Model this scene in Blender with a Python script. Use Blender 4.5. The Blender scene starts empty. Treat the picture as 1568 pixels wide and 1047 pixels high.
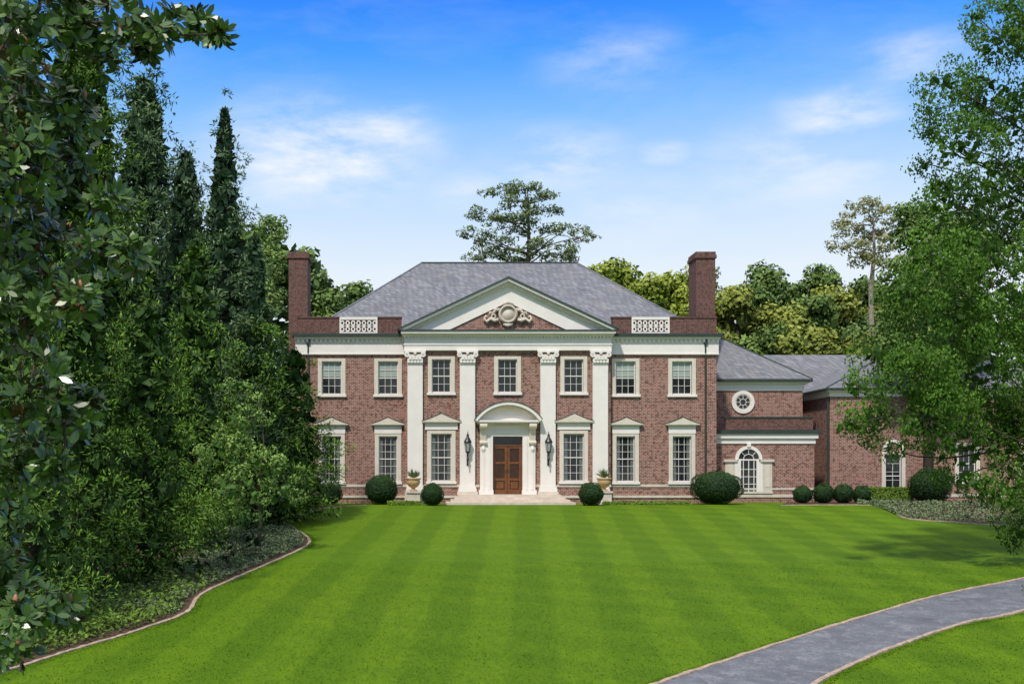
import bpy, math, random
import numpy as np
from mathutils import Vector
random.seed(7)
rng=np.random.default_rng(11)
scene=bpy.context.scene
# ---------------------------------------------------------------- survey constants
F=1742.0; CX,CY,CZ=-5.91,-75.7,2.0; VX,VY=640.0,724.0
def PX(u,Y): return CX+(u-VX)*(Y-CY)/F
def PZ(v,Y): return CZ+(VY-v)*(Y-CY)/F
def zt(x,y):
    t=-y-6.0
    s=t+math.log1p(math.exp(-abs(t)/1.2))*1.2 if t>0 else math.log1p(math.exp(t/1.2))*1.2
    s=min(s,56)
    return -0.068*s
def site(u,v):
    d=11741.0/(v-VY+118.5)
    return (CX+(u-VX)*d/F, d+CY)
# ---------------------------------------------------------------- materials
def newmat(name):
    m=bpy.data.materials.new(name); m.use_nodes=True
    nt=m.node_tree; nt.nodes.clear()
    out=nt.nodes.new('ShaderNodeOutputMaterial'); b=nt.nodes.new('ShaderNodeBsdfPrincipled')
    nt.links.new(b.outputs[0],out.inputs[0])
    return m,nt,b,out
def N(nt,t,**k):
    n=nt.nodes.new(t)
    for a,v in k.items(): setattr(n,a,v)
    return n
def mixc(nt,fac,a,b,blend='MIX'):
    m=N(nt,'ShaderNodeMix',data_type='RGBA',blend_type=blend)
    for idx,val in ((0,fac),(6,a),(7,b)):
        if hasattr(val,'is_output'): nt.links.new(val,m.inputs[idx])
        elif idx==0: m.inputs[0].default_value=val
        else: m.inputs[idx].default_value=(*val,1)
    return m.outputs[2]
def mth(nt,op,a,b=None,c=None,clamp=False):
    m=N(nt,'ShaderNodeMath',operation=op); m.use_clamp=clamp
    for i,v in enumerate((a,b,c)):
        if v is None: continue
        if hasattr(v,'is_output'): nt.links.new(v,m.inputs[i])
        else: m.inputs[i].default_value=v
    return m.outputs[0]
def noise(nt,vec,scale,detail=3,rough=.55,dist=0):
    n=N(nt,'ShaderNodeTexNoise'); n.inputs['Scale'].default_value=scale; n.inputs['Detail'].default_value=detail
    n.inputs['Roughness'].default_value=rough; n.inputs['Distortion'].default_value=dist
    if vec is not None: nt.links.new(vec,n.inputs['Vector'])
    return n.outputs[0]
def contrast(nt,f,lo,hi):
    m=N(nt,'ShaderNodeMapRange'); nt.links.new(f,m.inputs[0]); m.inputs[1].default_value=lo; m.inputs[2].default_value=hi
    return m.outputs[0]
def bump(nt,b,h,strength,dist):
    bn=N(nt,'ShaderNodeBump'); bn.inputs['Strength'].default_value=strength; bn.inputs['Distance'].default_value=dist
    nt.links.new(h,bn.inputs['Height']); nt.links.new(bn.outputs[0],b.inputs['Normal'])
def simple(name,col,rough=.7,var=.15,scale=2.5,spec=.4,metal=0,bmp=0):
    m,nt,b,o=newmat(name)
    tc=N(nt,'ShaderNodeTexCoord')
    f=contrast(nt,noise(nt,tc.outputs['Object'],scale,4,.65),.3,.7)
    c=mixc(nt,f,tuple(x*(1-var) for x in col),tuple(min(1,x*(1+var)) for x in col))
    nt.links.new(c,b.inputs['Base Color']); b.inputs['Roughness'].default_value=rough
    b.inputs['Specular IOR Level'].default_value=spec; b.inputs['Metallic'].default_value=metal
    if bmp: bump(nt,b,noise(nt,tc.outputs['Object'],scale*8,3),bmp,.01)
    return m
def brickmat(name,c1,c2,mort,bw,rh,ms,dirt,vz=1.0,darkamt=.6,warm=None,dk=.35):
    m,nt,b,o=newmat(name)
    tc=N(nt,'ShaderNodeTexCoord'); s=N(nt,'ShaderNodeSeparateXYZ'); nt.links.new(tc.outputs['Object'],s.inputs[0])
    cb=N(nt,'ShaderNodeCombineXYZ')
    nt.links.new(mth(nt,'ADD',s.outputs[0],s.outputs[1]),cb.inputs[0]); nt.links.new(mth(nt,'MULTIPLY',s.outputs[2],vz),cb.inputs[1])
    br=N(nt,'ShaderNodeTexBrick'); nt.links.new(cb.outputs[0],br.inputs['Vector'])
    br.inputs['Color1'].default_value=(*c1,1); br.inputs['Color2'].default_value=(*c2,1); br.inputs['Mortar'].default_value=(*mort,1)
    br.inputs['Scale'].default_value=1; br.inputs['Mortar Size'].default_value=ms; br.inputs['Brick Width'].default_value=bw; br.inputs['Row Height'].default_value=rh
    br.inputs['Mortar Smooth'].default_value=.3
    wn=N(nt,'ShaderNodeTexWhiteNoise',noise_dimensions='2D')
    sn=N(nt,'ShaderNodeVectorMath',operation='SNAP'); nt.links.new(cb.outputs[0],sn.inputs[0]); sn.inputs[1].default_value=(bw*.5,rh,1)
    nt.links.new(sn.outputs[0],wn.inputs['Vector'])
    f=contrast(nt,wn.outputs[0],.62,.9)
    c=mixc(nt,mth(nt,'MULTIPLY',f,darkamt),br.outputs['Color'],tuple(x*dk for x in c1))
    f2=contrast(nt,wn.outputs[0],.22,.05)
    c=mixc(nt,mth(nt,'MULTIPLY',f2,darkamt*.6),c,tuple(min(1,x*1.7+.03) for x in c1))
    g=contrast(nt,noise(nt,tc.outputs['Object'],.55,5,.7),.3,.72)
    c=mixc(nt,mth(nt,'MULTIPLY',g,.35),c,dirt)
    if warm:
        g=contrast(nt,noise(nt,tc.outputs['Object'],.9,4,.7),.56,.72); c=mixc(nt,mth(nt,'MULTIPLY',g,.45),c,warm)
    nt.links.new(c,b.inputs['Base Color']); b.inputs['Roughness'].default_value=.85; b.inputs['Specular IOR Level'].default_value=.2
    return m
M_brick=brickmat('brick_red',(.275,.105,.074),(.20,.082,.062),(.54,.44,.37),.27,.098,.016,(.21,.115,.088),1,.75)
M_brickdk=brickmat('brick_dark',(.15,.062,.05),(.11,.048,.04),(.25,.18,.15),.24,.085,.012,(.09,.05,.042))
M_slate=brickmat('slate_roof',(.235,.242,.27),(.165,.172,.20),(.085,.09,.105),.38,.24,.022,(.28,.28,.29),1.25,.5,(.29,.255,.225),.5)
M_white=simple('white_paint',(.82,.77,.71),.55,.05,1.2)
M_stone=simple('limestone',(.62,.55,.46),.8,.14,2.2)
M_step=simple('step_stone',(.62,.53,.44),.8,.15,2.0)
M_cream=simple('cream_trim',(.68,.61,.51),.6,.08,3)
M_gutter=simple('gutter_dark_green',(.035,.05,.04),.5,.2,4)
M_iron=simple('black_iron',(.015,.016,.018),.4,.2,6,.5)
M_wood=simple('oak_door',(.17,.062,.02),.4,.3,5)
M_woodd=simple('oak_panel',(.05,.02,.01),.3,.3,5)
M_blind=simple('window_blind',(.34,.40,.36),.8,.06,2)
M_curtain=simple('curtain',(.13,.15,.14),.9,.3,6)
M_lamp=simple('lantern_glass',(.35,.38,.38),.15,.1,5)
M_terra=simple('urn_terracotta',(.52,.34,.16),.7,.2,6)
M_bark=simple('bark',(.07,.052,.038),.9,.4,6,.2,0,.8)
M_barkpine=simple('bark_pine',(.15,.11,.085),.9,.3,5,.2,0,.8)
M_barkpale=simple('bark_pale',(.30,.25,.19),.9,.3,4,.2,0,.6)
def glassmat():
    m,nt,b,o=newmat('window_glass')
    tc=N(nt,'ShaderNodeTexCoord')
    f=contrast(nt,noise(nt,tc.outputs['Object'],1.1,3),.35,.7)
    nt.links.new(mixc(nt,f,(.006,.009,.010),(.028,.036,.034)),b.inputs['Base Color'])
    b.inputs['Roughness'].default_value=.06; b.inputs['Specular IOR Level'].default_value=.45
    bump(nt,b,noise(nt,tc.outputs['Object'],1.5,2),.06,.02)
    return m
M_glass=glassmat()
def foliage(name,dark,light,rough=.6,trans=0,under=None,spec=.25):
    m,nt,b,o=newmat(name)
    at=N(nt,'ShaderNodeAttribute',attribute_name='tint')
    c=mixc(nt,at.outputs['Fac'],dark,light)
    if under:
        g=N(nt,'ShaderNodeNewGeometry'); c=mixc(nt,g.outputs['Backfacing'],c,under)
    nt.links.new(c,b.inputs['Base Color']); b.inputs['Roughness'].default_value=rough; b.inputs['Specular IOR Level'].default_value=spec
    if trans:
        tr=N(nt,'ShaderNodeBsdfTranslucent'); nt.links.new(c,tr.inputs[0])
        mx=N(nt,'ShaderNodeMixShader'); mx.inputs[0].default_value=trans
        nt.links.new(b.outputs[0],mx.inputs[1]); nt.links.new(tr.outputs[0],mx.inputs[2]); nt.links.new(mx.outputs[0],o.inputs[0])
    return m
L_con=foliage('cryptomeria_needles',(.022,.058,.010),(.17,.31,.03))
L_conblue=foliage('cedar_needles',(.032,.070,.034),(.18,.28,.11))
L_laurel=foliage('laurel_leaves',(.06,.14,.02),(.34,.50,.12),trans=.2)
L_mag=foliage('magnolia_leaves',(.022,.055,.012),(.105,.20,.035),.30,0,(.11,.07,.028),.5)
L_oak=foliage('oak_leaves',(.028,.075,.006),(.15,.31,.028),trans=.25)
L_far=foliage('far_leaves',(.06,.085,.010),(.31,.35,.06))
L_lime=foliage('lime_leaves',(.09,.14,.01),(.38,.44,.05))
L_fargreen=foliage('far_green_leaves',(.045,.09,.018),(.20,.30,.07))
L_pine=foliage('pine_needles',(.05,.08,.025),(.22,.29,.10))
L_pale=foliage('pale_needles',(.14,.16,.05),(.38,.37,.17))
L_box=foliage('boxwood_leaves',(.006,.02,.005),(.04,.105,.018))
L_cover=foliage('groundcover_leaves',(.07,.11,.045),(.24,.30,.15))
L_fern=foliage('fern_leaves',(.04,.09,.01),(.20,.32,.04))
# ---------------------------------------------------------------- mesh builder
class MB:
    def __init__(s): s.v=[]; s.f=[]
    def add(s,vs,fs):
        o=len(s.v); s.v+= [tuple(p) for p in vs]; s.f+=[tuple(i+o for i in f) for f in fs]
    def box(s,x0,x1,y0,y1,z0,z1):
        if x0>x1:x0,x1=x1,x0
        if y0>y1:y0,y1=y1,y0
        if z0>z1:z0,z1=z1,z0
        s.add([(x0,y0,z0),(x1,y0,z0),(x1,y1,z0),(x0,y1,z0),(x0,y0,z1),(x1,y0,z1),(x1,y1,z1),(x0,y1,z1)],
              [(0,3,2,1),(4,5,6,7),(0,1,5,4),(1,2,6,5),(2,3,7,6),(3,0,4,7)])
    def prism(s,poly,y0,y1):
        n=len(poly)
        s.add([(x,y0,z) for x,z in poly]+[(x,y1,z) for x,z in poly],
              [tuple(range(n)),tuple(range(2*n-1,n-1,-1))]+[(i,i+n,(i+1)%n+n,(i+1)%n) for i in range(n)])
    def ring(s,cx,cz,r0,r1,y0,y1,n=32,a0=0,a1=2*math.pi,sz=1.0):
        for i in range(n):
            a=a0+(a1-a0)*i/n; b=a0+(a1-a0)*(i+1)/n
            P=lambda r,t:(cx+r*math.cos(t),cz+sz*r*math.sin(t))
            s.prism([P(r0,a),P(r1,a),P(r1,b),P(r0,b)],y0,y1)
    def disc(s,cx,cz,r,y0,y1,n=28,a0=0,a1=2*math.pi,sz=1.0):
        full=abs(a1-a0-2*math.pi)<1e-4
        s.prism([(cx+r*math.cos(a0+(a1-a0)*i/n),cz+sz*r*math.sin(a0+(a1-a0)*i/n)) for i in range(n if full else n+1)],y0,y1)
    def tube(s,pts,rad,n=7):
        o=len(s.v); k=len(pts)
        for i,p in enumerate(pts):
            p=Vector(p); d=(Vector(pts[min(i+1,k-1)])-Vector(pts[max(i-1,0)]))
            if d.length<1e-6: d=Vector((0,0,1))
            d.normalize(); a=d.cross(Vector((0.3,1,0.1)));
            if a.length<.05: a=d.cross(Vector((1,0,0)))
            a.normalize(); b=d.cross(a)
            for j in range(n):
                t=2*math.pi*j/n; q=p+(a*math.cos(t)+b*math.sin(t))*rad[i]; s.v.append(tuple(q))
        for i in range(k-1):
            for j in range(n):
                s.f.append((o+i*n+j,o+i*n+(j+1)%n,o+(i+1)*n+(j+1)%n,o+(i+1)*n+j))
        s.f.append(tuple(o+j for j in range(n))[::-1]); s.f.append(tuple(o+(k-1)*n+j for j in range(n)))
    def limb(s,a,b,r0,r1,wob=.12,n=6,seg=5):
        a=np.array(a,float);b=np.array(b,float);Ln=np.linalg.norm(b-a); pts=[];rad=[]
        w1=rng.normal(size=3)*wob*Ln*.6; w2=rng.normal(size=3)*wob*Ln*.35
        for i in range(seg+1):
            t=i/seg; pts.append(tuple(a*(1-t)+b*t+w1*math.sin(math.pi*t)+w2*math.sin(2*math.pi*t))); rad.append(r0*(1-t)+r1*t)
        s.tube(pts,rad,n)
    def lathe(s,prof,cx,cy,n=20):
        o=len(s.v)
        for r,z in prof:
            for j in range(n):
                t=2*math.pi*j/n; s.v.append((cx+r*math.cos(t),cy+r*math.sin(t),z))
        for i in range(len(prof)-1):
            for j in range(n):
                s.f.append((o+i*n+j,o+i*n+(j+1)%n,o+(i+1)*n+(j+1)%n,o+(i+1)*n+j))
        s.f.append(tuple(o+j for j in range(n))[::-1]); s.f.append(tuple(o+(len(prof)-1)*n+j for j in range(n)))
    def wall(s,y,x0,x1,z0,z1,ops,rev=.3):
        xs=sorted({x0,x1,*[o[0] for o in ops],*[o[1] for o in ops]}); zs=sorted({z0,z1,*[o[2] for o in ops],*[o[3] for o in ops]})
        for i in range(len(xs)-1):
            for j in range(len(zs)-1):
                mx=(xs[i]+xs[i+1])/2; mz=(zs[j]+zs[j+1])/2
                if any(o[0]<mx<o[1] and o[2]<mz<o[3] for o in ops): continue
                s.add([(xs[i],y,zs[j]),(xs[i+1],y,zs[j]),(xs[i+1],y,zs[j+1]),(xs[i],y,zs[j+1])],[(0,1,2,3)])
        for a,b,c,d in ops:
            Y=y+rev
            s.add([(a,y,c),(a,Y,c),(a,Y,d),(a,y,d)],[(0,1,2,3)]); s.add([(b,y,c),(b,Y,c),(b,Y,d),(b,y,d)],[(3,2,1,0)])
            s.add([(a,y,c),(b,y,c),(b,Y,c),(a,Y,c)],[(0,1,2,3)]); s.add([(a,y,d),(b,y,d),(b,Y,d),(a,Y,d)],[(3,2,1,0)])
    def obj(s,name,mat,parent=None,smooth=False):
        me=bpy.data.meshes.new(name); me.from_pydata(s.v,[],s.f); me.materials.append(mat)
        if smooth: me.polygons.foreach_set('use_smooth',[True]*len(me.polygons))
        me.update(); o=bpy.data.objects.new(name,me); scene.collection.objects.link(o)
        if parent: o.parent=parent; o.location=-parent.location
        return o
def group(name,loc=(0,0,0)):
    e=bpy.data.objects.new(name,None); e.location=loc; e.empty_display_size=.3; scene.collection.objects.link(e); return e
# ---------------------------------------------------------------- leaves
def unit(n):
    v=rng.normal(size=(n,3)); return v/np.linalg.norm(v,axis=1,keepdims=True)
def nrm(v): return v/np.maximum(np.linalg.norm(v,axis=1,keepdims=True),1e-6)
def leaves(name,P,U,Nn,L,W,tint,mat,parent,hexa=False):
    n=len(P)
    S=nrm(np.cross(Nn,U)); L=np.broadcast_to(np.asarray(L,float),(n,))[:,None]; W=np.broadcast_to(np.asarray(W,float),(n,))[:,None]
    if hexa:
        V=np.stack([P,P+U*L*.35-S*W*.46,P+U*L*.72-S*W*.4,P+U*L,P+U*L*.72+S*W*.4,P+U*L*.35+S*W*.46],1); k=6
    else:
        V=np.stack([P-U*L*.5,P-S*W*.5,P+U*L*.5,P+S*W*.5],1); k=4
    me=bpy.data.meshes.new(name); me.vertices.add(n*k); me.vertices.foreach_set('co',V.reshape(-1).astype(np.float32))
    me.loops.add(n*k); me.loops.foreach_set('vertex_index',np.arange(n*k,dtype=np.int32))
    me.polygons.add(n); me.polygons.foreach_set('loop_start',np.arange(0,n*k,k,dtype=np.int32))
    me.update(calc_edges=True)
    a=me.attributes.new('tint','FLOAT','FACE'); a.data.foreach_set('value',np.clip(tint,0,1).astype(np.float32))
    me.materials.append(mat)
    o=bpy.data.objects.new(name,me); scene.collection.objects.link(o)
    if parent: o.parent=parent; o.location=-parent.location
    return o
def cloud(C,R,T,dens,L,W,up=.25,shell=.74,D=None,jit=.6,spiky=False):
    C=np.asarray(C,float);R=np.asarray(R,float);T=np.asarray(T,float)
    D=np.ones(len(C)) if D is None else np.asarray(D,float)
    cnt=np.maximum(6,(dens*R[:,0]*R[:,2]*D)).astype(int)
    idx=np.repeat(np.arange(len(C)),cnt); n=len(idx)
    u=unit(n); ph=rng.uniform(0,6.28,(len(C),3))[idx]
    f=shell+(1.1-shell)*rng.random(n)**.8
    f*=.9+.13*np.sin(u[:,0]*5+ph[:,0])+.1*np.sin(u[:,2]*6+ph[:,1])+.08*np.sin(u[:,1]*7+ph[:,2])
    P=C[idx]+u*R[idx]*f[:,None]
    if spiky:
        # needle sprays: long axis outwards and drooping, face turned to the light side of the spray
        U=nrm(u*.8+unit(n)*.55+np.array([0,0,-.12])); Nn=u*.7+unit(n)*.45+np.array([0,0,.45])
        Nn=nrm(Nn-U*np.sum(Nn*U,1,keepdims=True))
        tint=T[idx]+.24*u[:,2]+rng.normal(0,.12,n)+(f-.9)*.8  # tops and outer sprays tinted lighter: light painted into the colour
    else:
        Nn=nrm(u*.9+unit(n)*jit+np.array([0,0,up]))
        U=nrm(np.cross(Nn,unit(n))+np.array([0,0,-.15]))
        tint=T[idx]+.2*u[:,2]+rng.normal(0,.13,n)+(f-.9)*.5  # upward and outer leaves get a lighter tint, painted as if lit
    s=rng.uniform(.65,1.3,n)
    return P,U,Nn,L*s,W*s,tint
def cat(parts): return [np.concatenate([p[i] for p in parts]) for i in range(6)]
def conifer(x,y,h,R,mat=None,dens=260,cr=.75,L=.22,W=.085,name='cryptomeria_tree',nb=None,power=.75,low=.02,tb=.45,nk=3.3):
    mat=mat or L_con; z0=zt(x,y); g=group(name,(x,y,z0))
    t_=MB(); lean=rng.uniform(-.2,.2)
    t_.tube([(x,y,z0-.3),(x+lean*.5,y,z0+h*.5),(x+lean,y,z0+h*.93)],[R*.07+.08,R*.04+.05,.03],9)
    nb=nb or int(h*R*nk/cr)
    C=[];RR=[];T=[];D=[];k=0
    while len(C)<nb:
        t=rng.uniform(low,1); prof=(1-t)**power*min(1,.72+t*3)
        if rng.random()>prof+.10: continue
        a=k*2.39996+rng.normal(0,.3); k+=1
        rad=R*prof*(.88+.14*math.sin(t*34+a*2)); lay=rng.random()
        rr=rad*(rng.uniform(.75,1.14) if lay<.75 else rng.uniform(.3,.75))
        z=z0+.3+t*(h-.3)
        c=cr*(.45+.65*(1-t))*rng.uniform(.5,1.35)
        c=min(c,max(.25,rad*.75))
        back=math.sin(a)>.35
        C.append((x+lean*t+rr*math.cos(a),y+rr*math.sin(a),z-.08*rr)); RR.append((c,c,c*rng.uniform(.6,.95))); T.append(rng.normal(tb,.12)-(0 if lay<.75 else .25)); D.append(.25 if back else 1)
    A=cloud(C,RR,T,dens*1.15,L*1.15,W*.72,D=D,spiky=True,shell=.62)
    m=int(nb*9); tt=rng.random(m); pr=(1-tt)**power*.6*R*np.sqrt(rng.random(m)); an=rng.uniform(0,6.28,m)
    Pn=np.stack([x+pr*np.cos(an),y+pr*np.sin(an),z0+.4+tt*(h*.93)],1)
    Bq=(Pn,unit(m),unit(m),np.full(m,.7*cr),np.full(m,.45*cr),np.full(m,.08))  # filler leaves added against see-through, crown shade put into their dark tint
    P,U,Nn,Ls,Ws,ti=cat([A,Bq])
    t_.obj('trunk',M_bark,g,True); leaves('foliage',P,U,Nn,Ls,Ws,ti,mat,g)
    return g
def broad(name,x,y,ells,mat,nsub=40,sr=.6,dens=260,L=.2,W=.1,bark=None,trunk_r=.3,trunk_top=None,tb=.45,limbs=True,flat=.75,droop=False,inner=True,lr=1.0,area2=False):
    z0=zt(x,y); g=group(name,(x,y,z0)); t_=MB()
    zc=trunk_top if trunk_top is not None else min(e[2] for e in ells)
    top=max(e[2] for e in ells)
    t_.tube([(x,y,z0-.3),(x+.1,y,(z0+zc)/2),(x-.05,y+.1,zc),(x+.25,y,(zc+top)/2),(x+.1,y,top)],[trunk_r*1.3,trunk_r,trunk_r*.8,trunk_r*.5,trunk_r*.15],10)
    C=[];RR=[];T=[];D=[]
    for e in ells:
        cx,cy,cz,rx,ry,rz=e; tb0=rng.normal(0,.06)
        n=max(5,int(nsub*(rx*(rx if area2 else rz))/(2.5*2.5)))
        for i in range(n):
            u=unit(1)[0]; f=.5+.55*rng.random()
            s=sr*rng.uniform(.55,1.35)
            p=(cx+u[0]*rx*f,cy+u[1]*ry*f,cz+u[2]*rz*f); C.append(p); RR.append((s,s,s*flat)); T.append(rng.normal(tb+tb0,.1)+.12*u[2]); D.append(.4 if u[1]>.4 else 1)  # upper clumps tinted lighter, top light painted in
            if limbs and rng.random()<.2: t_.limb((cx,cy,cz-.2*rz),p,trunk_r*.10*lr,.01,.1,5,3)
        if limbs:
            zs=max(zc*.8+z0*.2,min(cz-.35*math.hypot(cx-x,cy-y),top)); zs=min(zs,cz)
            t_.limb((x,y,zs),(cx,cy,cz),trunk_r*.38*lr,trunk_r*.10*lr,.1,6,6)
    parts=[cloud(C,RR,T,dens,L,W,D=D)]
    if inner:
        sz=min(sr*1.1,.45)
        for e in ells:
            m=int(20*e[3]*e[5]); u=unit(m)*(rng.random((m,1))**.4)*.66
            parts.append((np.array(e[:3])+u*np.array(e[3:]),unit(m),unit(m),np.full(m,sz),np.full(m,sz*.6),np.full(m,.05)))  # added inner leaves block see-through; dark tint paints the crown's inner shade
    P,U,Nn,Ls,Ws,ti=cat(parts)
    if droop: U=nrm(U+np.array([0,0,-.9]))
    t_.obj('trunk_and_limbs',bark or M_bark,g,True); leaves('foliage',P,U,Nn,Ls,Ws,ti,mat,g)
    return g
# ================================================================= GROUND
def lawnmat():
    m,nt,b,o=newmat('mown_grass')
    tc=N(nt,'ShaderNodeTexCoord'); s=N(nt,'ShaderNodeSeparateXYZ'); nt.links.new(tc.outputs['Object'],s.inputs[0])
    x,y=s.outputs[0],s.outputs[1]
    nz=noise(nt,tc.outputs['Object'],.4,4,.6)
    wob=mth(nt,'MULTIPLY',nz,.8)
    fl=N(nt,'ShaderNodeMapping'); fl.inputs['Scale'].default_value=(1,.4,1); nt.links.new(tc.outputs['Object'],fl.inputs[0])
    mid=noise(nt,fl.outputs[0],4.0,5,.8)
    wob=mth(nt,'ADD',wob,mth(nt,'MULTIPLY',mid,.35))
    u=mth(nt,'ADD',mth(nt,'SUBTRACT',x,mth(nt,'MULTIPLY',y,.092)),wob)
    st=mth(nt,'ADD',mth(nt,'MULTIPLY',mth(nt,'SINE',mth(nt,'MULTIPLY',u,2*math.pi/2.6)),1.8),.5,clamp=True)
    v=mth(nt,'ADD',mth(nt,'ADD',mth(nt,'MULTIPLY',x,.50),mth(nt,'MULTIPLY',y,.86)),wob)
    st2=mth(nt,'ADD',mth(nt,'MULTIPLY',mth(nt,'SINE',mth(nt,'MULTIPLY',v,2*math.pi/2.7)),1.2),.5,clamp=True)
    rt=contrast(nt,x,-14,16)
    amt2=mth(nt,'SUBTRACT',1.0,mth(nt,'MULTIPLY',contrast(nt,noise(nt,tc.outputs['Object'],.12,2),.35,.65),.4))
    k=mth(nt,'ADD',mth(nt,'MULTIPLY',mth(nt,'MULTIPLY',st,amt2),.62),mth(nt,'MULTIPLY',mth(nt,'MULTIPLY',st2,mth(nt,'ADD',mth(nt,'MULTIPLY',rt,.8),.2)),.38))
    c=mixc(nt,k,(.068,.150,.003),(.142,.252,.006))
    big=contrast(nt,nz,.35,.7)
    c=mixc(nt,mth(nt,'MULTIPLY',big,.25),c,(.165,.25,.007))
    c=mixc(nt,mth(nt,'MULTIPLY',contrast(nt,mid,.40,.62),.42),c,(.042,.112,.003))
    fine=contrast(nt,noise(nt,fl.outputs[0],15,3,.8),.38,.62)
    c=mixc(nt,mth(nt,'MULTIPLY',fine,.32),c,(.155,.26,.018))
    nt.links.new(c,b.inputs['Base Color']); b.inputs['Roughness'].default_value=.8; b.inputs['Specular IOR Level'].default_value=.1
    bump(nt,b,mid,.8,.10)
    return m
M_lawn=lawnmat()
xs=sorted(set([-600,-300,-150,-90,-60]+list(np.arange(-45,50,1.5))+[60,90,150,300,600])); ys=sorted(set([-200,-130,-100]+list(np.arange(-85,-12,2.0))+list(np.arange(-12,4,.5))+[8,20,50,100,200,400,900]))
g_=MB(); g_.v=[(x,y,zt(x,y)) for y in ys for x in xs]; nx=len(xs)
g_.f=[(j*nx+i,j*nx+i+1,(j+1)*nx+i+1,(j+1)*nx+i) for j in range(len(ys)-1) for i in range(nx-1)]
g_.obj('lawn',M_lawn,None,True)
def catmull(P,n=10):
    P=[np.array(p,float) for p in P]; P=[2*P[0]-P[1]]+P+[2*P[-1]-P[-2]]; out=[]
    for i in range(1,len(P)-2):
        for k in range(n):
            t=k/n; a,b,c,d=P[i-1:i+3]
            out.append(.5*((2*b)+(-a+c)*t+(2*a-5*b+4*c-d)*t*t+(-a+3*b-3*c+d)*t**3))
    out.append(P[-2]); return out
def strip(A,B,dz,n=10):
    m=MB()
    for i in range(len(A)):
        for j in range(n+1):
            p=A[i]*(1-j/n)+B[i]*(j/n); m.v.append((p[0],p[1],zt(p[0],p[1])+dz))
    for i in range(len(A)-1):
        for j in range(n):
            m.f.append((i*(n+1)+j,(i+1)*(n+1)+j,(i+1)*(n+1)+j+1,i*(n+1)+j+1))
    return m
def kerb(m,A,w,h):
    o=len(m.v); A=np.array(A)
    for i in range(len(A)):
        d=A[min(i+1,len(A)-1)]-A[max(i-1,0)]; d=d/np.linalg.norm(d); nn=np.array([-d[1],d[0]])*w/2
        jw=random.uniform(.75,1.25); jh=random.uniform(-.012,.012)
        for q,z in ((A[i]-nn*jw,-.1),(A[i]-nn*jw,h+jh),(A[i]+nn*jw,h+jh),(A[i]+nn*jw,-.1)):
            m.v.append((q[0],q[1],zt(q[0],q[1])+z))
    for i in range(len(A)-1):
        for j in range(3):
            m.f.append((o+i*4+j,o+i*4+j+1,o+(i+1)*4+j+1,o+(i+1)*4+j))
up=catmull([site(*p) for p in [(1990,800),(1760,842),(1568,886),(1440,912),(1300,952),(1150,1000),(1010,1047),(860,1110),(560,1260)]],14)
lo=catmull([site(*p) for p in [(2050,824),(1800,874),(1568,936),(1480,954),(1390,984),(1310,1016),(1250,1047),(1150,1110),(900,1260)]],14)
def roadmat():
    m,nt,b,o=newmat('worn_asphalt'); tc=N(nt,'ShaderNodeTexCoord')
    f=contrast(nt,noise(nt,tc.outputs['Object'],.9,5,.7),.3,.7)
    c=mixc(nt,f,(.12,.125,.145),(.21,.22,.245))
    wear=contrast(nt,noise(nt,tc.outputs['Object'],1.8,6,.78,.9),.50,.62)
    c=mixc(nt,mth(nt,'MULTIPLY',wear,.55),c,(.36,.36,.37))
    sp=contrast(nt,noise(nt,tc.outputs['Object'],16,3,.85),.44,.58)
    c=mixc(nt,mth(nt,'MULTIPLY',sp,.5),c,(.07,.073,.085))
    nt.links.new(c,b.inputs['Base Color']); b.inputs['Roughness'].default_value=.85
    return m
strip(up,lo,.03,10).obj('driveway',roadmat(),None,True)
M_edge=simple('edging_stone',(.44,.33,.25),.9,.4,9,.2,0,.7)
e=MB(); kerb(e,up,.13,.06); kerb(e,lo,.13,.06); e.obj('driveway_edging',M_edge)
M_mulch=simple('mulch',(.10,.07,.048),.95,.5,7,.1,0,1)
bl=catmull([site(*p) for p in [(560,772),(500,778),(440,797),(452,810),(472,824),(466,838),(400,868),(312,908),(285,938),(210,966),(110,996),(0,1031),(-150,1080),(-300,1150)]],12)
far=[np.array([p[0]-16-i*.05,p[1]]) for i,p in enumerate(bl)]
strip(bl,far,.012,12).obj('planting_bed',M_mulch,None,True)
br=catmull([site(*p) for p in [(1195,771),(1260,769.5),(1325,770),(1362,776),(1385,793),(1470,800),(1560,806),(1700,812)]],10)
fr=[np.array([p[0]+3,3.0]) for p in br]
strip(br,fr,.012,12).obj('planting_bed',M_mulch,None,True)
e=MB(); kerb(e,bl,.12,.05); kerb(e,br,.12,.05); e.obj('bed_edging',M_edge)
Q=[]
def fringe(A,side,n,w):
    A=np.array(A); i=rng.random(n)*(len(A)-1.001); k=i.astype(int); f=(i-k)[:,None]; p=A[k]*(1-f)+A[k+1]*f; d=nrm(np.column_stack([A[k+1]-A[k],np.zeros(n)]))
    nn=np.column_stack([-d[:,1],d[:,0]]); Q.append(p+nn*side*(.05+w*rng.random((n,1))**1.5))
fringe(up,1,9000,.25); fringe(up,-1,9000,.25); fringe(lo,1,9000,.2); fringe(lo,-1,9000,.25); fringe(bl,1,9000,.25)
mid_u=np.array(up); mid_l=np.array(lo)
def indrive(q):
    o=np.argsort(mid_u[:,0]); a=np.interp(q[:,0],mid_u[o,0],mid_u[o,1]); o=np.argsort(mid_l[:,0]); b=np.interp(q[:,0],mid_l[o,0],mid_l[o,1])
    return (q[:,1]<a+.05)&(q[:,1]>b-.05)
q=np.concatenate(Q); q=q[~indrive(q)]
dd=rng.uniform(24,46,80000); uu=rng.uniform(0,1568,80000); q2=np.column_stack([CX+(uu-VX)*dd/F,dd+CY])
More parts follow.
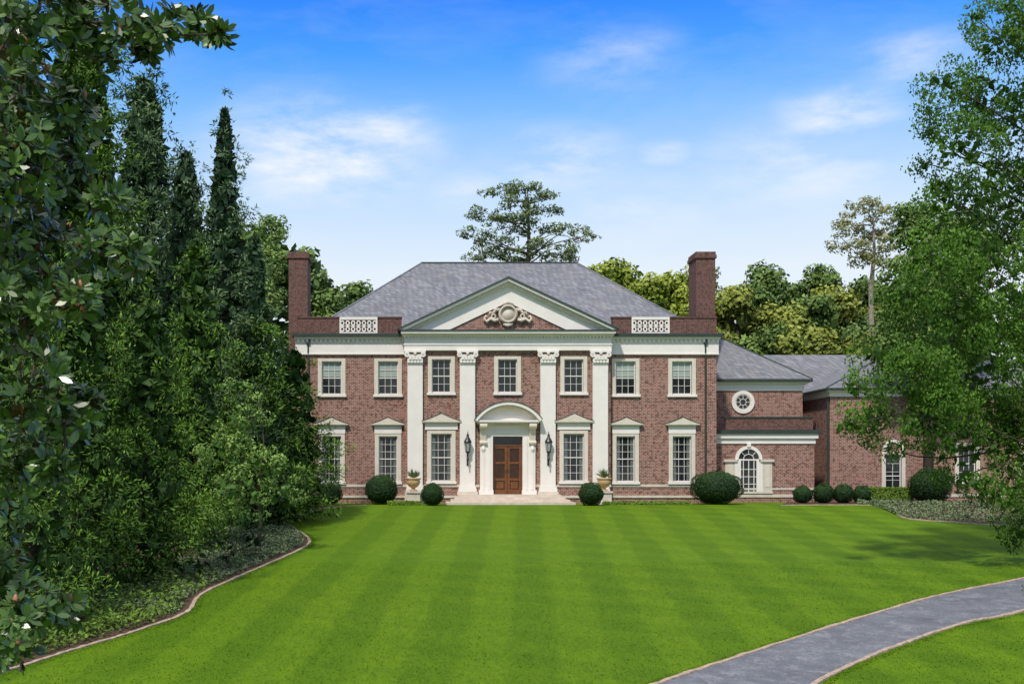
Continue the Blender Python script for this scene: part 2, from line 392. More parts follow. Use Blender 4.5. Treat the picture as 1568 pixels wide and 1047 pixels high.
blx=np.array(bl); o=np.argsort(blx[:,1]); q2=q2[(q2[:,0]>np.interp(q2[:,1],blx[o,1],blx[o,0])+.1)]; q2=q2[~indrive(q2)]
q=np.concatenate([q,q2]); n=len(q)
P=np.column_stack([q,[zt(a,b)+.012 for a,b in q]]); Nn=nrm(unit(n)*.45+np.array([0,-.25,.8]))
leaves('turf_tufts',P,nrm(np.cross(Nn,unit(n))+np.array([0,0,.5])),Nn,rng.uniform(.04,.09,n),rng.uniform(.015,.03,n),np.full(n,.5),M_lawn,None)
def scatter(name,A,B,n,mat,h,L,W,t0=0,t1=1,f0=0,f1=1,tb=.5,clump=.8):
    A=np.array(A);B=np.array(B); i=(f0+(f1-f0)*rng.random(n))*(len(A)-1.001); k=i.astype(int); fr_=(i-k)[:,None]
    a=A[k]*(1-fr_)+A[k+1]*fr_; b=B[k]*(1-fr_)+B[k+1]*fr_; t=(t0+(t1-t0)*rng.random(n))[:,None]
    q=a*(1-t)+b*t; hh=(.5+.5*np.sin(q[:,0]*2.1+1)*np.sin(q[:,1]*1.7))*clump+(1-clump)
    z=np.array([zt(p[0],p[1]) for p in q])+h*hh*rng.random(n)+.03
    P=np.column_stack([q,z]); Nn=nrm(unit(n)*.8+np.array([0,-.1,.8]))
    leaves(name,P,nrm(np.cross(Nn,unit(n))),Nn,L*rng.uniform(.6,1.4,n),W*rng.uniform(.6,1.4,n),rng.normal(tb,.2,n),mat,None)
scatter('groundcover',bl,far,22000,L_cover,.3,.12,.07,.014,.20,.12,.62)
scatter('fern_bed',bl,far,20000,L_fern,.55,.17,.07,.014,.35,.5,1.0,.5)
scatter('groundcover',br,fr,14000,L_cover,.3,.13,.08,.02,.9,.25,1.0)
# ================================================================= HOUSE
H=group('brick_house')
W=MB(); T=MB(); ST=MB(); FR=MB(); GL=MB(); BL=MB(); CU=MB(); GU=MB(); CR=MB()
def window(cx,w,z0,z1,y,cols,rows,blind=0,sill=True,cas=.26,rec=.16,curt=False):
    x0,x1=cx-w/2,cx+w/2
    CR.box(x0-cas,x0,y-.07,y+.1,z0,z1+cas*.75); CR.box(x1,x1+cas,y-.07,y+.1,z0,z1+cas*.75)
    CR.box(x0,x1,y-.068,y+.1,z1,z1+cas*.75)
    T.box(x0-cas-.06,x1+cas+.06,y-.16,y+.1,z0-.16,z0-.002)
    yy=y+rec; fw=.065
    FR.box(x0,x0+fw,yy-.06,yy-.002,z0,z1); FR.box(x1-fw,x1,yy-.06,yy-.002,z0,z1)
    FR.box(x0+fw,x1-fw,yy-.059,yy-.002,z0,z0+fw*1.2); FR.box(x0+fw,x1-fw,yy-.059,yy-.002,z1-fw,z1)
    zm=(z0+z1)/2; FR.box(x0+fw,x1-fw,yy-.066,yy-.002,zm-.03,zm+.03)
    for c in range(1,cols):
        X=x0+fw+(w-2*fw)*c/cols; FR.box(X-.012,X+.012,yy-.045,yy-.003,z0+fw,z1-fw)
    for r in range(1,rows):
        if r*2==rows: continue
        Z=z0+fw+(z1-z0-2*fw)*r/rows; FR.box(x0+fw,x1-fw,yy-.042,yy-.0035,Z-.012,Z+.012)
    GL.add([(x0-.02,yy,z0-.02),(x1+.02,yy,z0-.02),(x1+.02,yy,z1+.02),(x0-.02,yy,z1+.02)],[(0,1,2,3)])
    if blind: BL.add([(x0+.05,yy-.0018,z1-blind*(z1-z0)),(x1-.05,yy-.0018,z1-blind*(z1-z0)),(x1-.05,yy-.0018,z1),(x0+.05,yy-.0018,z1)],[(0,1,2,3)])
    if curt:
        for a,b in ((x0+.07,x0+.07+w*.16),(x1-.07-w*.16,x1-.07)):
            CU.add([(a,yy-.0012,z0+.1),(b,yy-.0012,z0+.1),(b,yy-.0012,z1),(a,yy-.0012,z1)],[(0,1,2,3)])
def hood(cx,w,z,y,rise,fr=.5):
    T.box(cx-w/2+.22,cx+w/2-.22,y-.1,y+.1,z-fr,z-.002)
    CR.box(cx-w/2+.08,cx+w/2-.08,y-.26,y+.1,z,z+.07)
    n=8; pts=[]
    for i in range(-n,n+1):
        t=i/n; pts.append((cx+t*w/2, z+.15+rise*(1-abs(t))**1.25))
    CR.prism([(cx-w/2,z+.072),(cx+w/2,z+.072)]+[(cx+w/2,z+.15)]+pts[::-1][1:-1]+[(cx-w/2,z+.15)],y-.34,y+.1)
    for sgn in (-1,1):
        for i in range(n):
            a,b=i/n,(i+1)/n
            f=lambda t:(cx+sgn*t*w/2, z+.152+rise*(1-t)**1.25)
            (xa,za),(xb,zb)=f(a),f(b)
            GU.prism([(xa,za),(xb,zb),(xb,zb+.035),(xa,za+.035)],y-.37,y+.05)
WX=13.95; ztop=PZ(541,0); 
ops=[];wins=[]
for cx in (-11.65,-7.9,7.9,11.65):
    ops.append((cx-.66,cx+.66,7.22,9.42)); wins.append((cx,1.32,7.22,9.42,0,3,4,.46,False))
    ops.append((cx-.62,cx+.62,1.42,4.45)); wins.append((cx,1.24,1.42,4.45,0,3,6,0,True))
PVX=6.8
opsL=[o for o in ops if o[0]<0]; opsR=[o for o in ops if o[0]>0]
W.wall(0,-WX,-PVX+.1,-.4,ztop,opsL); W.wall(0,PVX-.1,WX,-.4,ztop,opsR)
for sx in (-WX,WX): W.add([(sx,0,-.4),(sx,14,-.4),(sx,14,ztop),(sx,0,ztop)],[(0,1,2,3)])
W.add([(-WX,14,-.4),(WX,14,-.4),(WX,14,ztop),(-WX,14,ztop)],[(0,1,2,3)])
for w_ in wins: window(*w_[:7],blind=w_[7],curt=w_[8])
for cx in (-11.65,-7.9,7.9,11.65): hood(cx,2.25,PZ(652,0),0,.42)
PB=-.6
for a,b in ((-WX-.03,-PVX),(PVX,WX+.03)):
    ST.box(a,b,-.06,.2,1.08,1.24); ST.box(a,b,-.08,.2,.36,.52)
for a,b in ((-PVX-.03,-1.85),(1.85,PVX+.03)):
    ST.box(a,b,PB-.06,PB+.2,1.08,1.24); ST.box(a,b,PB-.08,PB+.2,.36,.52)
for a,b in ((-WX-.12,-PVX-.02),(PVX+.02,WX+.12)):
    T.box(a,b,-.12,.5,ztop,PZ(520,0)); T.box(a-.02,b+.02,-.17,.4,ztop-.09,ztop-.002)
    T.box(a-.05,b+.05,-.32,.5,PZ(520,0)+.002,PZ(516,0))
    GU.box(a-.2 if a<0 else a,b if a<0 else b+.2,-.52,.5,PZ(516,0)+.002,PZ(511.5,0))
    n=int((b-a)/.3)
    for i in range(n): 
        X=a+.15+i*(b-a)/n; T.box(X,X+.13,-.27,-.11,PZ(520,0)-.16,PZ(520,0)+.001)
zp0=PZ(511.5,0)+.001; zp1=PZ(487,0)
DK=MB()
for s in (-1,1):
    X0,X1=(-WX,-7.0) if s<0 else (7.0,WX)
    pa,pb=(PX(520,0),PX(578,0)) if s<0 else (PX(967,0),PX(1025,0))
    DK.box(X0,pa,-.03,.35,zp0,zp1); DK.box(pb,X1,-.03,.35,zp0,zp1); DK.box(pa,pb,.08,.35,zp0,zp1-.05)
    DK.box(X0-.05,pa-.002,-.09,.42,zp1,zp1+.09); DK.box(pb+.002,X1+.05,-.09,.42,zp1,zp1+.09)
    T.box(pa,pb,-.08,.3,zp1-.12,zp1+.07); T.box(pa,pb,-.08,.06,zp0,zp0+.13)
    n=7; w=(pb-pa)/n
    for i in range(n+1):
        if i in (0,n): T.box(pa+i*w-(.0 if i==0 else .1),pa+i*w+(.1 if i==0 else 0),-.075,.06,zp0+.13,zp1-.12)
    zc=(zp0+zp1)/2; hh=(zp1-zp0-.25)/4
    for i in range(n):
        for q in (-1,1): T.ring(pa+(i+.5)*w,zc+q*hh,.075,.155,-.05,.03,10,sz=1.15)
        T.box(pa+(i+.5)*w-.16,pa+(i+.5)*w+.16,-.055,.03,zc-.03,zc+.03)
    sx=s*WX
    DK.box(min(sx,sx-s*.38),max(sx,sx-s*.38),.352,13.9,zp0,zp1)
    px_=s*(WX-.75)
    GU.tube([(px_,-.12,11.1),(px_,-.12,10.6),(px_,-.12,.3)],[.075,.06,.06],8)
    GU.box(px_-.13,px_+.13,-.26,-.02,10.55,10.95)
DK.obj('parapet',M_brickdk,H)
uw=[(-4.37,1.26,7.3,9.5),(0,1.26,7.3,9.5),(4.37,1.26,7.3,9.5)]
lw=[(-4.37,1.36,1.45,4.6),(4.37,1.36,1.45,4.6)]
zpv=PZ(537,PB); pops=[(c-w/2,c+w/2,a,b) for c,w,a,b in uw+lw]+[(-.95,.95,.6,4.42)]
W.wall(PB,-PVX,PVX,-.4,zpv,pops,.45)
for sx in (-PVX,PVX): W.add([(sx,PB,-.4),(sx,0,-.4),(sx,0,zpv),(sx,PB,zpv)],[(0,1,2,3)])
for c,w,a,b in uw: window(c,w,a,b,PB,3,4,blind=0)
for c,w,a,b in lw: window(c,w,a,b,PB,3,6,curt=True); hood(c,2.6,PZ(648,PB),PB,.5,.42)
for c in (-6.1,-2.65,2.65,6.1):
    y0=PB-.26
    T.box(c-.5,c+.5,y0,PB+.02,1.15,9.15)
    T.box(c-.56,c+.56,y0-.05,PB+.02,.98,1.148); T.box(c-.6,c+.6,y0-.09,PB+.02,.78,.978)
    ST.box(c-.68,c+.68,y0-.13,PB+.02,.22,.778); ST.box(c-.74,c+.74,y0-.18,PB+.02,-.3,.218)
    T.box(c-.53,c+.53,y0-.03,PB+.02,9.152,9.22)
    CR.prism([(c-.46,9.222),(c+.46,9.222),(c+.56,9.84),(c-.56,9.84)],y0-.02,PB+.02)
    for r_,zz in ((0,9.3),(1,9.5)):
        for i in range(5-r_):
            X=c-.42+.21*i+.105*r_
            T.prism([(X-.085,zz-.06),(X+.085,zz-.06),(X+.1,zz+.16),(X,zz+.24),(X-.1,zz+.16)],y0-.14-.05*r_,y0-.01)
    for s in (-1,1):
        T.ring(c+s*.53,9.78,.07,.17,y0-.17,y0+.1,14); T.disc(c+s*.53,9.78,.05,y0-.16,y0+.08,10)
    T.box(c-.7,c+.7,y0-.14,PB+.02,9.93,zpv-.002); T.disc(c,9.9,.1,y0-.2,y0-.1,10)
ye=PB-.3
T.box(-PVX-.02,PVX+.02,ye,.3,zpv,PZ(529,PB)); T.box(-PVX-.06,PVX+.06,ye-.05,.32,PZ(529,PB)+.001,PZ(527,PB)); T.box(-PVX-.02,PVX+.02,ye-.02,.3,PZ(527,PB)+.001,11.0)
T.box(-PVX-.15,PVX+.15,ye-.22,.3,11.001,11.12)
n=60
for i in range(n):
    X=-PVX-.08+(2*PVX+.16)*(i+.5)/n; T.box(X-.06,X+.06,ye-.18,ye-.03,10.86,11.0)
T.box(-7.02,7.02,ye-.5,.3,11.122,11.28); GU.box(-7.12,7.12,ye-.58,.3,11.281,11.36)
ax=7.15; az=14.72; bz=11.362; sl=(az-bz)/ax
def rake(m,d0,d1,y0,y1,xe):
    for s in (-1,1):
        z=lambda x,d: az-sl*abs(x)-d
        m.prism([(0,z(0,d0)),(s*xe,z(xe,d0)),(s*xe,max(bz+.001,z(xe,d1))),(s*min(xe,(az-d1-bz)/sl),max(bz+.001,z(min(xe,(az-d1-bz)/sl),d1))),(0,z(0,d1))],y0,y1)
rake(GU,-.10,.0,ye-.62,2.0,7.25)
rake(T,.0,.17,ye-.52,.3,7.1)
rake(CR,.17,.30,ye-.34,.3,6.8)
rake(T,.30,.42,ye-.2,.3,6.5)
for s in (-1,1):
    for i in range(34):
        x=s*(.15+i*.18); z=az-sl*abs(x)-.30
        if z>bz+.25: T.box(x-.045,x+.045,ye-.29,ye-.19,z-.1,z+.03)
iz=13.22; ix=3.95
T.prism([(-6.3,bz+.001),(-ix,bz+.001),(0,iz),(0,az-.42)],ye-.02,.25); T.prism([(6.3,bz+.001),(0,az-.42),(0,iz),(ix,bz+.001)],ye-.02,.25)
W.prism([(-ix-.3,bz+.001),(ix+.3,bz+.001),(0,iz+.2)],ye+.08,.2)
K=MB(); cz=12.42; yk=ye-.02
K.ring(0,cz,.44,.62,yk-.22,yk+.1,28); K.ring(0,cz,.5,.56,yk-.28,yk-.2,28); K.disc(0,cz,.45,yk-.12,yk+.1,28)
for s in (-1,1):
    pts=[(s*.62,cz-.35),(s*.9,cz-.42),(s*1.15,cz-.3),(s*1.4,cz-.5),(s*1.55,cz-.3),(s*1.45,cz-.12),(s*1.3,cz-.2)]
    K.tube([(x,yk-.1,z) for x,z in pts],[.11,.14,.12,.11,.1,.08,.05],8)
    pts=[(s*.55,cz+.3),(s*.8,cz+.3),(s*.95,cz+.08),(s*1.2,cz+.1),(s*1.25,cz-.1)]
    K.tube([(x,yk-.1,z) for x,z in pts],[.1,.12,.1,.08,.04],8)
    K.ring(s*.95,cz-.15,.08,.18,yk-.18,yk+.05,12)
K.tube([(-.35,yk-.1,cz+.62),(0,yk-.14,cz+.78),(.35,yk-.1,cz+.62)],[.06,.13,.06],8); K.tube([(-.3,yk-.1,cz-.66),(0,yk-.14,cz-.74),(.3,yk-.1,cz-.66)],[.08,.14,.08],8)
K.obj('cartouche',M_stone,H,True)
for s in (-1,1):
    a,b=sorted((s*.98,s*1.82)); T.box(a,b,PB-.22,PB+.1,.62,4.4)
    a,b=sorted((s*1.12,s*1.3)); T.box(a,b,PB-.27,PB-.2,.9,4.3)
    a,b=sorted((s*1.52,s*1.7)); T.box(a,b,PB-.27,PB-.2,.9,4.3)
    a,b=sorted((s*.94,s*1.9)); T.box(a,b,PB-.3,PB+.1,.6,.88)
    c=s*1.62
    CR.add([(c-.2,PB-.25,3.9),(c+.2,PB-.25,3.9),(c+.2,PB-.78,5.3),(c-.2,PB-.78,5.3),(c-.2,PB,3.9),(c+.2,PB,3.9),(c+.2,PB,5.3),(c-.2,PB,5.3),(c-.2,PB-.42,4.6),(c+.2,PB-.42,4.6)],
           [(0,1,9,8),(8,9,2,3),(3,2,6,7),(0,8,3,7,4),(1,5,6,2,9),(0,4,5,1)])
    CR.tube([(c-.24,PB-.62,5.1),(c+.24,PB-.62,5.1)],[.2,.2],14); CR.tube([(c-.24,PB-.3,4.0),(c+.24,PB-.3,4.0)],[.13,.13],12)
    T.tube([(c,PB-.1,3.9),(c,PB-.25,3.55),(c,PB-.2,3.2)],[.16,.14,.03],8)
T.box(-1.85,1.85,PB-.18,PB+.1,4.42,5.33); T.box(-.8,.8,PB-.24,PB-.17,4.6,5.15)
T.box(-2.12,2.12,PB-.85,PB+.1,5.33,5.46); CR.box(-2.0,2.0,PB-.7,PB+.1,5.22,5.328)
hw=2.2; rise=1.15; R=(hw*hw+rise*rise)/(2*rise); zc=5.5+rise-R; a_=math.asin(hw/R)
T.ring(0,zc,R-.2,R,PB-.95,PB+.1,24,math.pi/2-a_,math.pi/2+a_)
CR.ring(0,zc,R-.32,R-.2,PB-.7,PB+.1,24,math.pi/2-a_*.95,math.pi/2+a_*.95)
GU.ring(0,zc,R+.001,R+.04,PB-1.0,PB+.1,24,math.pi/2-a_,math.pi/2+a_)
a2=a_*.93; T.prism([((R-.25)*math.sin(-a2+2*a2*i/20),zc+(R-.25)*math.cos(-a2+2*a2*i/20)) for i in range(21)]+[(1.9,5.46),(-1.9,5.46)],PB-.3,PB+.1)
D=MB(); DP=MB(); yd=PB+.3
GL.add([(-.93,yd-.02,3.86),(.93,yd-.02,3.86),(.93,yd-.02,4.42),(-.93,yd-.02,4.42)],[(0,1,2,3)])
D.box(-.95,.95,yd-.12,yd,3.78,3.87)
for s in (-1,1):
    a,b=sorted((s*.015,s*.93)); lo_=.62
    for X0,X1 in ((a,a+.15),(b-.15,b)): D.box(X0,X1,yd-.08,yd,lo_,3.778)
    for z0,z1 in ((lo_,.92),(1.5,1.66),(2.6,2.74),(3.62,3.778)): D.box(a+.15,b-.15,yd-.078,yd,z0,z1)
    DP.box(a+.15,b-.15,yd-.02,yd,lo_,3.77)
    for z0,z1 in ((.98,1.44),): D.box(a+.22,b-.22,yd-.045,yd-.01,z0,z1) 
    GU.box(s*.09-.02,s*.09+.02,yd-.14,yd-.08,2.0,2.25)
D.obj('front_door',M_wood,H); DP.obj('front_door_panels',M_woodd,H)
S=MB()
for i,(hx,yf,z) in enumerate(((3.3,-2.4,.6),(3.55,-2.8,.45),(3.8,-3.2,.30),(4.1,-3.6,.15))):
    S.box(-hx,hx,yf,PB-.35+.001*i if i else PB-.01,-.4,z-.001*i)
S.obj('entrance_steps',M_step,H)
RF=MB(); bx,y0,y1,zb,zr,yr,rx=13.3,.75,13.25,11.5,17.24,7.0,5.65
RF.add([(-bx,y0,zb),(bx,y0,zb),(bx,y1,zb),(-bx,y1,zb),(-rx,yr,zr),(rx,yr,zr)],[(0,1,5,4),(1,2,5),(2,3,4,5),(3,0,4)])
RF.add([(-7.2,ye-.6,11.4),(0,ye-.6,az+.09),(7.2,ye-.6,11.4),(-7.2,6,11.4),(0,6,az+.09),(7.2,6,11.4)],[(0,1,4,3),(1,2,5,4)])
GU.tube([(-rx-.05,yr,zr+.02),(rx+.05,yr,zr+.02)],[.07,.07],6)
for s in (-1,1): RF.tube([(s*rx,yr,zr+.01),(s*bx,y0,zb+.01)],[.07,.07],5)
C=MB()
for s in (-1,1):
    a,b=sorted((s*13.68,s*15.02)); C.box(a,b,4.4,6.6,-.3,PZ(398,5)); 
    C.box(a-.09,b+.09,4.3,6.7,PZ(398,5)+.002,PZ(393,5)); C.box(a-.03,b+.03,4.36,6.64,PZ(393,5)+.002,PZ(388,5))
C.obj('chimneys',M_brickdk,H)
y1_=2.0; xa,xb=13.95,PX(1247,2); za=PZ(679,2)
W.add([(xa,y1_,-.4),(xb,y1_,-.4),(xb,y1_,za),(xa,y1_,za)],[(0,1,2,3)]); W.add([(xb,y1_,-.4),(xb,4,-.4),(xb,4,za),(xb,y1_,za)],[(0,1,2,3)])
T.box(xa+.01,xb+.06,y1_-.08,3.9,za,PZ(671,2)); T.box(xa+.01,xb+.2,y1_-.22,3.9,PZ(671,2)+.001,PZ(664,2)); GU.box(xa+.01,xb+.32,y1_-.34,3.9,PZ(664,2)+.001,PZ(658,2))
DKW=MB(); DKW.box(PX(1112,2),xb-.05,y1_+.1,2.4,PZ(658,2)+.002,PZ(640,2)); DKW.obj('bay_parapet',M_brickdk,H)
GU.box(PX(1110,2),xb,y1_+.05,2.45,PZ(640,2),PZ(637.5,2))
ST.box(xa+.01,xb+.05,y1_-.06,y1_+.1,.35,.55); ST.box(xa+.01,xb+.05,y1_-.05,y1_+.1,.85,.98)
y2=4.0; xc=PX(1229,4); zc2=PZ(598,4)
W.add([(13.95,y2,3.5),(xc,y2,3.5),(xc,y2,zc2),(13.95,y2,zc2)],[(0,1,2,3)]); W.add([(xc,y2,-.4),(xc,12,-.4),(xc,12,zc2),(xc,y2,zc2)],[(0,1,2,3)])
T.box(13.96,xc+.08,y2-.1,12,zc2,PZ(588,4)); T.box(13.96,xc+.3,y2-.32,12.2,PZ(588,4)+.001,PZ(585,4)); GU.box(13.96,xc+.55,y2-.55,12.4,PZ(585,4)+.001,PZ(581,4))
ze=PZ(581,4)+.01; RF.add([(13.96,y2-.5,ze),(xc+.5,y2-.5,ze),(xc+.5,12.4,ze),(13.96,12.4,ze),(13.96,8,11.9),(16.4,8,11.9)],[(0,1,5,4),(1,2,5),(2,3,4,5)])
GU.tube([(16.4,8,11.92),(xc+.5,y2-.5,ze+.01)],[.05,.05],5)
ox,oz=PX(1137.5,4),PZ(615.5,4)
T.ring(ox,oz,.56,.80,y2-.1,y2+.05,32); CR.ring(ox,oz,.48,.56,y2-.06,y2+.05,32); GL.disc(ox,oz,.5,y2-.02,y2+.05,28)
FR.ring(ox,oz,.2,.235,y2-.045,y2-.015,20)
for k in range(8):
    a=k*math.pi/4; dx,dz=math.cos(a),math.sin(a); nx_,nz_=-dz*.016,dx*.016
    FR.prism([(ox+dx*.23+nx_,oz+dz*.23+nz_),(ox+dx*.23-nx_,oz+dz*.23-nz_),(ox+dx*.5-nx_,oz+dz*.5-nz_),(ox+dx*.5+nx_,oz+dz*.5+nz_)],y2-.043,y2-.016)
pc=PX(1146,2); zs,zi=PZ(752,2),PZ(707,2)
ST.box(pc-1.65,pc+1.65,y1_-.12,y1_+.05,zs-.15,zs)
for s in (-1,1):
    a,b=sorted((pc+s*.95,pc+s*1.6)); ST.box(a,b,y1_-.08,y1_+.05,zs+.001,zi)
    a,b=sorted((pc+s*1.12,pc+s*1.42))
    CR.box(a,b,y1_-.10,y1_-.07,zs+.3,zi-.2)
    a,b=sorted((pc+s*.78,pc+s*1.72)); ST.box(a,b,y1_-.2,y1_+.05,zi+.001,zi+.18)
    a,b=sorted((pc+s*.7,pc+s*.945)); T.box(a,b,y1_-.11,y1_+.05,zs+.001,zi)
T.ring(pc,zi+.18,.7,.92,y1_-.12,y1_+.05,22,0,math.pi); T.box(pc-.12,pc+.12,y1_-.2,y1_+.05,zi+1.02,zi+1.25)
GL.prism([(pc-.7,zs+.001),(pc+.7,zs+.001)]+[(pc+.7*math.cos(math.pi*i/16),zi+.18+.7*math.sin(math.pi*i/16)) for i in range(17)],y1_-.03,y1_+.05)
for k in (-.36,-.0,.36): FR.box(pc+k-.025,pc+k+.025,y1_-.07,y1_-.03,zs,zi+.1)
for k in range(1,4): FR.box(pc-.7,pc+.7,y1_-.065,y1_-.031,zs+(zi-zs)*k/4-.02,zs+(zi-zs)*k/4+.02)
for s in (-1,1): FR.box(pc+s*.62-.09,pc+s*.62+.09,y1_-.09,y1_-.03,zs+.002,zi+.18)
FR.box(pc-.7,pc+.7,y1_-.08,y1_-.03,zi+.1,zi+.2); FR.ring(pc,zi+.18,.33,.37,y1_-.07,y1_-.03,14,0,math.pi)
for a in (.25,.5,.75):
    dx,dz=math.cos(math.pi*a),math.sin(math.pi*a); FR.tube([(pc+dx*.36,y1_-.05,zi+.18+dz*.36),(pc+dx*.7,y1_-.05,zi+.18+dz*.7)],[.022,.022],5)
y3=3.0; x3=22.6; x4=44; z3=PZ(607,3)
ad=PX(1368,3); w2=[(ad-.55,ad+.55,.2,3.4),(ad+4.5,ad+5.7,1.4,3.9),(ad+9,ad+10.2,1.4,3.9)]
W.wall(y3,x3,x4,-.4,z3,w2,.3); W.add([(x3,y3,-.4),(x3,16,-.4),(x3,16,z3),(x3,y3,z3)],[(0,1,2,3)])
window(ad,1.1,.3,3.3,y3,2,5,0); window(ad+5.1,1.2,1.42,3.88,y3,3,4,0); window(ad+9.6,1.2,1.42,3.88,y3,3,4,0)
W.add([(xc,9,-.4),(x3,9,-.4),(x3,9,7.4),(xc,9,7.4)],[(0,1,2,3)])
T.box(x3-.08,x4,y3-.1,16,z3,z3+.3); T.box(x3-.25,x4,y3-.28,16,z3+.301,z3+.42); GU.box(x3-.45,x4,y3-.5,16,z3+.421,z3+.56)
ze=z3+.57; RF.add([(x3-.4,y3-.45,ze),(x4,y3-.45,ze),(x4,16,ze),(x3-.4,16,ze),(x3+5.8,9,10.5),(x4,9,10.5)],[(0,1,5,4),(3,0,4),(2,3,4,5)])
GU.tube([(x3+5.8,9,10.52),(x3-.4,y3-.45,ze+.01)],[.05,.05],5)
RF.add([(17,8,7.4),(34,8,7.4),(34,20,7.4),(17,20,7.4),(21.4,14,11.3),(34,14,11.3)],[(0,1,5,4),(3,0,4),(2,3,4,5)])
GU.tube([(x3-.12,y3+.1,z3),(x3-.12,y3+.1,0)],[.07,.07],8)
T.ring(ad,3.4+.15,.55,.75,y3-.09,y3+.05,18,0,math.pi)
ST.box(x3-.05,x4,y3-.06,y3+.1,.35,.55)
W.obj('brick_walls',M_brick,H); T.obj('white_trim',M_white,H); ST.obj('stone_bands',M_stone,H); FR.obj('window_sashes',M_white,H); GL.obj('window_glass',M_glass,H)
BL.obj('window_blinds',M_blind,H); CU.obj('curtains',M_curtain,H); GU.obj('gutters_and_flashing',M_gutter,H); CR.obj('moulded_casings',M_cream,H); RF.obj('slate_roofs',M_slate,H)
for c in (-2.65,2.65):
    g=group('wall_lantern',(c,-1.25,3.4)); m=MB(); q=MB(); y=-1.2; k_=.78
    m.lathe([(r*k_,z) for r,z in [(.02,2.45),(.07,2.55),(.05,2.75),(.11,2.95),(.06,3.05),(.05,3.25),(.2,3.38),(.22,3.42)]],c,y,12)
    for k in range(6):
        a=k*math.pi/3; m.tube([(c+.13*math.cos(a),y+.13*math.sin(a),3.4),(c+.22*math.cos(a),y+.22*math.sin(a),4.0)],[.015,.015],5)
    m.lathe([(r*k_,z) for r,z in [(.32,4.0),(.33,4.05),(.26,4.16),(.12,4.34),(.09,4.42),(.12,4.48),(.05,4.56),(.01,4.75)]],c,y,12)
    m.box(c-.04,c+.04,y,-.863,3.05,3.13); m.tube([(c,y,2.9),(c,y+.15,2.6),(c,-.87,2.7)],[.025,.025,.025],6); m.box(c-.06,c+.06,-.9,-.863,2.5,3.3)
    q.lathe([(.115,3.43),(.2,3.99)],c,y,6)
    m.obj('iron_frame',M_iron,g); q.obj('lamp_glass',M_lamp,g)
for c,y in ((PX(633,-2.4),-2.4),(PX(925,-2.4),-2.4)):
    g=group('stone_urn_planter',(c,y,0)); m=MB()
    m.box(c-.5,c+.5,y-.5,y+.5,-.3,.16); m.box(c-.42,c+.42,y-.42,y+.42,.161,.72); m.box(c-.5,c+.5,y-.5,y+.5,.721,.84)
    m.obj('pedestal',M_stone,g); u=MB()
    u.lathe([(.24,.842),(.26,.9),(.11,.97),(.12,1.03),(.3,1.15),(.42,1.32),(.44,1.5),(.40,1.56),(.5,1.62),(.5,1.68),(.36,1.66)],c,y,20); u.obj('urn',M_terra,g,True)
    n=90; a=rng.uniform(0,6.28,n); el=rng.uniform(.5,1.4,n); U=np.stack([np.cos(a)*np.cos(el),np.sin(a)*np.cos(el),np.sin(el)],1)
    leaves('agave_leaves',np.array([[c,y,1.66]])+U*.05,U,nrm(np.cross(U,unit(n))),rng.uniform(.35,.7,n),.08,rng.uniform(.3,.8,n),L_cover,g,True)
def boxball(x,y,r,rz,name='boxwood_ball'):
    z0=zt(x,y); g=group(name,(x,y,z0)); m=MB()
    m.lathe([(r*.9*math.cos(t)+.01,z0+rz*.95+rz*.88*math.sin(t)) for t in np.linspace(-1.5,1.5,10)],x,y,16)
    n=int(3800*r*rz)+900; u=unit(n); u[:,2]=np.maximum(u[:,2],-.93); f=.93+.09*rng.random(n)+.035*np.sin(u[:,0]*7+x)+.03*np.sin(u[:,2]*8+y)
    P=np.array([x,y,z0+rz*.95])+u*np.array([r,r,rz])*f[:,None]; Nn=nrm(u+unit(n)*.6)
    m.obj('dark_core',L_box,g,True); leaves('foliage',P,nrm(np.cross(Nn,unit(n))),Nn,.09*rng.uniform(.7,1.3,n),.06,.35+.3*u[:,2]+rng.normal(0,.18,n),L_box,g)  # solid core added, coloured dark for the shaded inside; leaf tops tinted as lit
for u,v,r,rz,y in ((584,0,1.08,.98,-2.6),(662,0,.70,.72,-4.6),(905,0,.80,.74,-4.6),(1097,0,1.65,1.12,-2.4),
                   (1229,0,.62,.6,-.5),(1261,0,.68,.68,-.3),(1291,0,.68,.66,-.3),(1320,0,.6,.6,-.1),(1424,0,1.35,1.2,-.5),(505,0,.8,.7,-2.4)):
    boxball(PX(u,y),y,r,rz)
def hedge(x0,x1,y,d,h,name='box_hedge'):
    z0=zt(x0,y); g=group(name,((x0+x1)/2,y,z0)); m=MB(); m.box(x0+.05,x1-.05,y-d/2+.05,y+d/2-.05,z0-.1,z0+h-.05); m.obj('dark_core',L_box,g)  # solid core added inside the hedge, coloured dark in place of shade
    n=int((x1-x0)*(h+d)*900); p=rng.random((n,3)); f=rng.integers(0,3,n); p[f==0,1]=0; p[f==1,2]=1; p[f==2,1]=1
    P=np.stack([x0+(x1-x0)*p[:,0],y-d/2+d*p[:,1],z0+h*p[:,2]],1)+rng.normal(0,.03,(n,3)); Nn=nrm(unit(n)+np.where((f==1)[:,None],[0,0,1.],[0,-1.,.2]))
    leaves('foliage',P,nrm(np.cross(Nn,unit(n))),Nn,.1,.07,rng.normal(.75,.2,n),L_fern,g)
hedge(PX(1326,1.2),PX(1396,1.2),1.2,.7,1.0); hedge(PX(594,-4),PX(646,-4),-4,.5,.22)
hedge(PX(925,-4),PX(1058,-3.6),-3.4,.35,.16)
